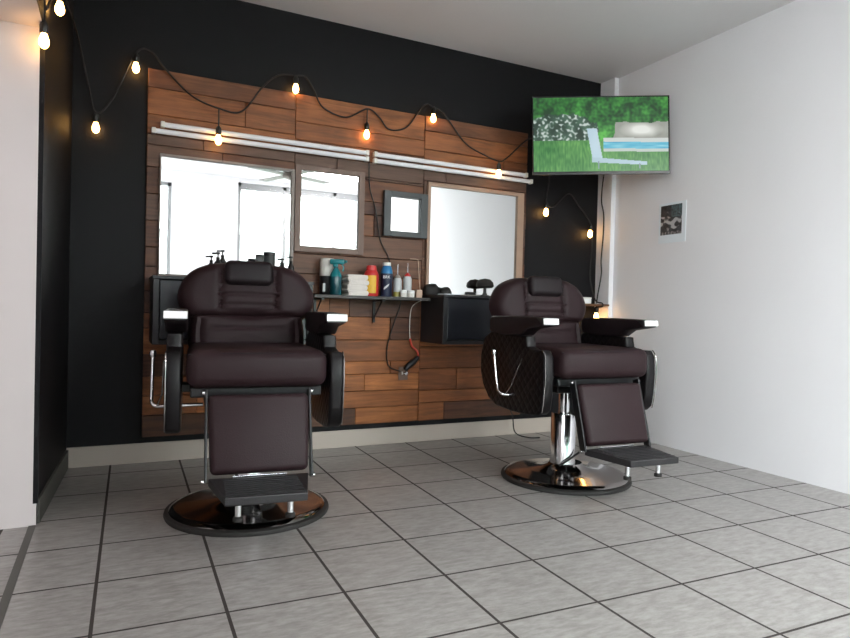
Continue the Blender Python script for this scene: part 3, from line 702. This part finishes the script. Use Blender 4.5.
# ------------------------------------------------------------------ barber chairs (forward is -y)
def barber_chair(label, loc, rz):
    t = thing('barber_chair', label, 'barber chair', loc, rz, 'barber chairs')
    # base
    bs = obj('base_plate', lathe([(.322,.004),(.335,.022),(.322,.034),(.30,.037),(.2,.045),(.13,.058),(.098,.074),(.088,.09),(0,.092)], 64), M['dark_chrome'], t, True)
    obj('rubber_rim', lathe([(.315,0),(.35,0),(.353,.008),(.35,.018),(.336,.024),(.325,.022)], 64), M['rubber'], bs, True)
    obj('column', lathe([(.07,.085),(.068,.1),(.068,.355),(.064,.362),(.03,.364)], 32), M['chrome'], t, True)
    obj('piston', lathe([(.03,.36),(.03,.50)], 24), M['chrome'], t, True)
    obj('pump_lever', tube([(.075,-.075,.165),(-.03,-.085,.115),(-.085,-.09,.095)], .006, 8), M['black_frame'], t, True)
    # under-frame
    f = box(-.2, .2, -.22, .2, .50, .545, bev=.006); box(-.255, .255, -.30, .19, .545, .585, bev=.006, bm=f); box(-.36+.04, .36-.04, -.05, .05, .535, .57, bev=.004, bm=f)
    obj('under_frame', f, M['black_frame'], t)
    # seat: rounded cushion
    sb = box(-.270, .270, -.360, .19, .585, .735, bev=.045, seg=5)
    for v in sb.verts:
        e = max(0, 1-(v.co.x/.26)**2)*max(0, 1-((v.co.y+.09)/.27)**2)
        if v.co.z > .66: v.co.z += .012*e
        if v.co.y < -.2: v.co.y -= .018*max(0, 1-(v.co.x/.28)**2)*max(0, 1-((v.co.z-.66)/.08)**2)
    se = obj('seat', sb, M['leather'], t, True)
    obj('piping', tube([(-.262,-.338,.715),(-.1,-.350,.721),(.1,-.350,.721),(.262,-.338,.715)], .004, 6), M['leather_dark'], se, True)
    # backrest, leaning back
    lean = Matrix.Translation((0,.225,.70)) @ Matrix.Rotation(-.16, 4, 'X') @ Matrix.Translation((0,0,-.70))
    ol = [(-.20,.845),(-.268,.852),(-.300,.885),(-.318,.935),(-.312,.985),(-.292,1.03),(-.262,1.066),(-.215,1.094),(-.15,1.112),(0,1.118)]
    ol = ol+[(-x, z) for x, z in reversed(ol[:-1])]+[(0,.842)]
    def crease(x, z):
        c = 0
        c += .014*math.exp(-((abs(x)-.128)/.012)**2)
        if abs(x) < .13: c += .006*math.exp(-((z-.955)/.008)**2)+.006*math.exp(-((z-.905)/.008)**2)+.006
        return c
    br = pad(smooth_poly(ol, 5), .04, .10, crease, (0,.975), 22, .075); br.transform(lean)
    bk = obj('backrest', br, M['leather'], t, True)
    sh = pad(smooth_poly([(x*.97, .98+(z-.98)*.96) for x, z in ol], 4), 0, .03, None, (0,.975), 5, .03)
    sh.transform(lean @ Matrix.Translation((0,.04,0)) @ Matrix.Scale(-1, 4, (0,1,0))); bmesh.ops.reverse_faces(sh, faces=sh.faces)
    obj('back_shell', sh, M['black_plastic'], bk, True)
    def lc(x, z): return .007*math.exp(-((z-.795)/.008)**2)+.012*math.exp(-((abs(x)-.215)/.01)**2)
    lu = pad(smooth_poly([(-.235,.69),(-.262,.70),(-.268,.76),(-.262,.83),(-.235,.862),(0,.866),(.235,.862),(.262,.83),(.268,.76),(.262,.70),(.235,.69),(0,.688)], 4), .04, .095, lc, None, 16, .05)
    lu.transform(lean); obj('lumbar_pad', lu, M['leather'], t, True)
    hr = box(-.112, .112, -.098, -.020, .997, 1.113, bev=.030, seg=5); hr.transform(lean)
    hd = obj('headrest', hr, M['leather_dark'], t, True)
    for x in (-.05, .05):
        hp = tube([(x,.02,1.06),(x,-.06,1.06)], .008, 8); hp.transform(lean); obj('headrest_post', hp, M['chrome'], hd, True)
    for s in (-1, 1):
        # armrest
        a0, a1 = sorted((s*.268, s*.356))
        ab = prism([(-.306,.846),(-.245,.884),(.0,.888),(.20,.884),(.225,.872),(.225,.80),(.1,.785),(-.10,.79),(-.16,.824),(-.25,.836)], 'x', a0, a1, .010, 3)
        ar = obj('armrest', ab, M['leather_dark'], t, True)
        ep = box(a0+.001, a1-.001, -.004, .004, -.0145, .0145, bev=.002, mtx=Matrix.Translation((0,-.312,.866)) @ Matrix.Rotation(-.12, 4, 'X'))
        po = obj('end_plate', ep, M['white_plate'], ar); po['label'] = 'white end plate'
        st = prism([(-.308,.846),(-.300,.884),(-.24,.884),(-.23,.846)], 'x', a0+.003, a1-.003, .003, 1); obj('end_block', st, M['black_plastic'], ar)
        # side panel
        p0, p1 = sorted((s*.287, s*.348))
        pl = [(-.30,.43),(-.312,.50),(-.318,.60),(-.312,.69),(-.288,.722),(-.20,.722),(-.155,.735),(-.145,.785),(.22,.80),(.30,.76),(.335,.66),(.335,.57),(.30,.49),(.235,.425),(.15,.392),(-.02,.384),(-.20,.392),(-.27,.405)]
        pn = obj('side_panel', prism(pl, 'x', p0, p1, .012, 3), M['quilt'], t, True)
        xo = s*.344
        obj('chrome_trim', tube(spline([(xo,-.300,.42),(xo,-.317,.50),(xo,-.323,.60),(xo,-.317,.69),(xo,-.292,.724)], 4), .0028, 8), M['dark_chrome'], pn, True)
    # recline lever on one flank
    lv = tube(spline([(-.20,-.02,.478),(-.34,-.02,.475),(-.385,-.01,.474),(-.405,.008,.486),(-.408,.03,.52),(-.408,.07,.68)], 6), .0075, 10)
    lo = obj('recline_lever', lv, M['chrome'], t, True)
    obj('lever_knob', lathe([(0,-.018),(.012,-.014),(.016,0),(.012,.014),(0,.018)], 16, loc=(-.408,.072,.69)), M['chrome'], lo, True)
    obj('lever_rod', tube([(-.356,-.13,.675),(-.364,-.05,.53),(-.384,-.02,.478)], .004, 8), M['dark_chrome'], lo, True)
    # leg rest, hinge, foot plate
    tilt = Matrix.Translation((0,-.345,.57)) @ Matrix.Rotation(-.30, 4, 'X')
    lr = box(-.192, .192, -.035, .03, -.31, -.012, bev=.022, seg=4)
    for v in lr.verts:
        k = (-v.co.z)/.31; v.co.x *= 1-.06*k
        if v.co.y < 0: v.co.y -= .014*max(0, 1-(v.co.x/.19)**2)
    lr.transform(tilt); obj('leg_rest', lr, M['leather'], t, True)
    for s in (-1, 1):
        br = box(s*.196-.005, s*.196+.005, -.018, .026, -.335, .01, bev=.003); br.transform(tilt)
        o = obj('leg_rest_bracket', br, M['black_frame'], t)
        pv = lathe([(.008,-.009),(.009,0),(.008,.009)], 14, mtx=tilt @ Matrix.Translation((s*.201,.0,0)) @ Matrix.Rotation(PI/2, 4, 'Y')); obj('pivot', pv, M['chrome'], o, True)
        pv = lathe([(.008,-.009),(.009,0),(.008,.009)], 14, mtx=tilt @ Matrix.Translation((s*.201,.01,-.33)) @ Matrix.Rotation(PI/2, 4, 'Y')); obj('pivot', pv, M['chrome'], o, True)
    fp = prism([(-.185,-.435),(.185,-.435),(.138,-.70),(-.138,-.70)], 'z', .232, .262, .004, 2)
    for k in range(9): box(-.135, .135, -.68+k*.026, -.672+k*.026, .262, .2645, bm=fp)
    ft = obj('footrest', fp, M['plate_metal'], t)
    obj('chrome_strip', box(-.10, .10, -.448, -.440, .262, .270, bev=.002), M['chrome'], ft)
    for s in (-1, 1):
        fo = obj('footrest_leg', lathe([(.011,.172),(.011,.234)], 14, loc=(s*.090,-.625,0)), M['chrome'], ft, True)
        obj('foot_cap', lathe([(.018,.158),(.018,.17),(.011,.175)], 14, loc=(s*.090,-.625,0)), M['rubber'], ft, True)
    return t
A = barber_chair('dark brown leather barber chair nearer the doorway, under the large window-reflecting mirror', (.615, -1.07, 0), math.radians(-6))
B = copy_tree(A); B.location = (2.298, -1.14, 0); B.rotation_euler.z = math.radians(-3)
for ch in B.children:
    if ch.name.startswith('base_plate'): ch.location.x = .02
B['label'] = 'dark brown leather barber chair nearest the white wall, beside the pale-framed mirror'

# ------------------------------------------------------------------ light: overcast daylight through the street front
w = bpy.data.worlds.new('overcast_sky'); bpy.context.scene.world = w; w.use_nodes = True
nt = w.node_tree; bg = nt.nodes['Background']
tc = nt.nodes.new('ShaderNodeTexCoord'); sp = nt.nodes.new('ShaderNodeSeparateXYZ'); nt.links.new(tc.outputs['Generated'], sp.inputs[0])
rp = nt.nodes.new('ShaderNodeValToRGB'); e = rp.color_ramp.elements
e[0].position = 0.; e[0].color = (.80,.80,.80,1); e[1].position = .8; e[1].color = (.93,.96,1.,1)
nt.links.new(sp.outputs['Z'], rp.inputs[0]); nt.links.new(rp.outputs[0], bg.inputs['Color']); bg.inputs['Strength'].default_value = 21.
def portal(x0, x1, z0, z1):
    ld = bpy.data.lights.new('window_portal', 'AREA'); ld.shape = 'RECTANGLE'; ld.size = x1-x0; ld.size_y = z1-z0
    ld.cycles.is_portal = True
    o = bpy.data.objects.new('window_portal', ld); C.objects.link(o); o.location = ((x0+x1)/2, YF-.13, (z0+z1)/2)
    o.rotation_euler = (PI/2, 0, 0)
    o.rotation_euler = Vector((0,1,0)).to_track_quat('-Z', 'Z').to_euler()
portal(WX0, WX1, 0, WH); portal(DX0, DX1, 0, WH-.1)
ld = bpy.data.lights.new('window_portal', 'AREA'); ld.shape = 'RECTANGLE'; ld.size = LY1-LY0; ld.size_y = 2.05; ld.cycles.is_portal = True  # portal for the added side opening
o = bpy.data.objects.new('window_portal', ld); C.objects.link(o); o.location = (XL-.42, (LY0+LY1)/2, 1.525); o.rotation_euler = Vector((1,0,0)).to_track_quat('-Z', 'Z').to_euler()
# unseen warm fill added in the side room to lift the jamb
ld = bpy.data.lights.new('side_room_fill', 'AREA'); ld.size = .8; ld.energy = 9; ld.color = (1,.86,.78)
o = bpy.data.objects.new('side_room_fill', ld); C.objects.link(o); o.location = (-1.2, -2.0, 2.38)

ld = bpy.data.lights.new('added_ceiling_fill', 'AREA'); ld.shape = 'RECTANGLE'; ld.size = 1.2; ld.size_y = .3; ld.energy = 70; ld.color = (1,.98,.95)  # overhead fill without a fixture, added to brighten the front wall
o = bpy.data.objects.new('added_ceiling_fill', ld); C.objects.link(o); o.location = (2.9, -4.6, H-.02)
# ------------------------------------------------------------------ camera
cd = bpy.data.cameras.new('camera'); cam = bpy.data.objects.new('camera', cd); C.objects.link(cam)
cd.sensor_width = 36; cd.sensor_fit = 'HORIZONTAL'; cd.lens = 637.22/850*36; cd.clip_start = .02
mw = Matrix((rt, up, -fw)).transposed().to_4x4(); mw.translation = Vector((.05618, -3.94286, .91074)); cam.matrix_world = mw
S = bpy.context.scene; S.camera = cam
S.view_settings.view_transform = 'Standard'; S.view_settings.look = 'None'; S.view_settings.exposure = 0.; S.view_settings.gamma = 1.
S.cycles.max_bounces = 10; S.cycles.diffuse_bounces = 6; S.cycles.glossy_bounces = 6; S.cycles.use_denoising = True
S.cycles.sample_clamp_indirect = 8.; S.cycles.caustics_reflective = False; S.cycles.caustics_refractive = False
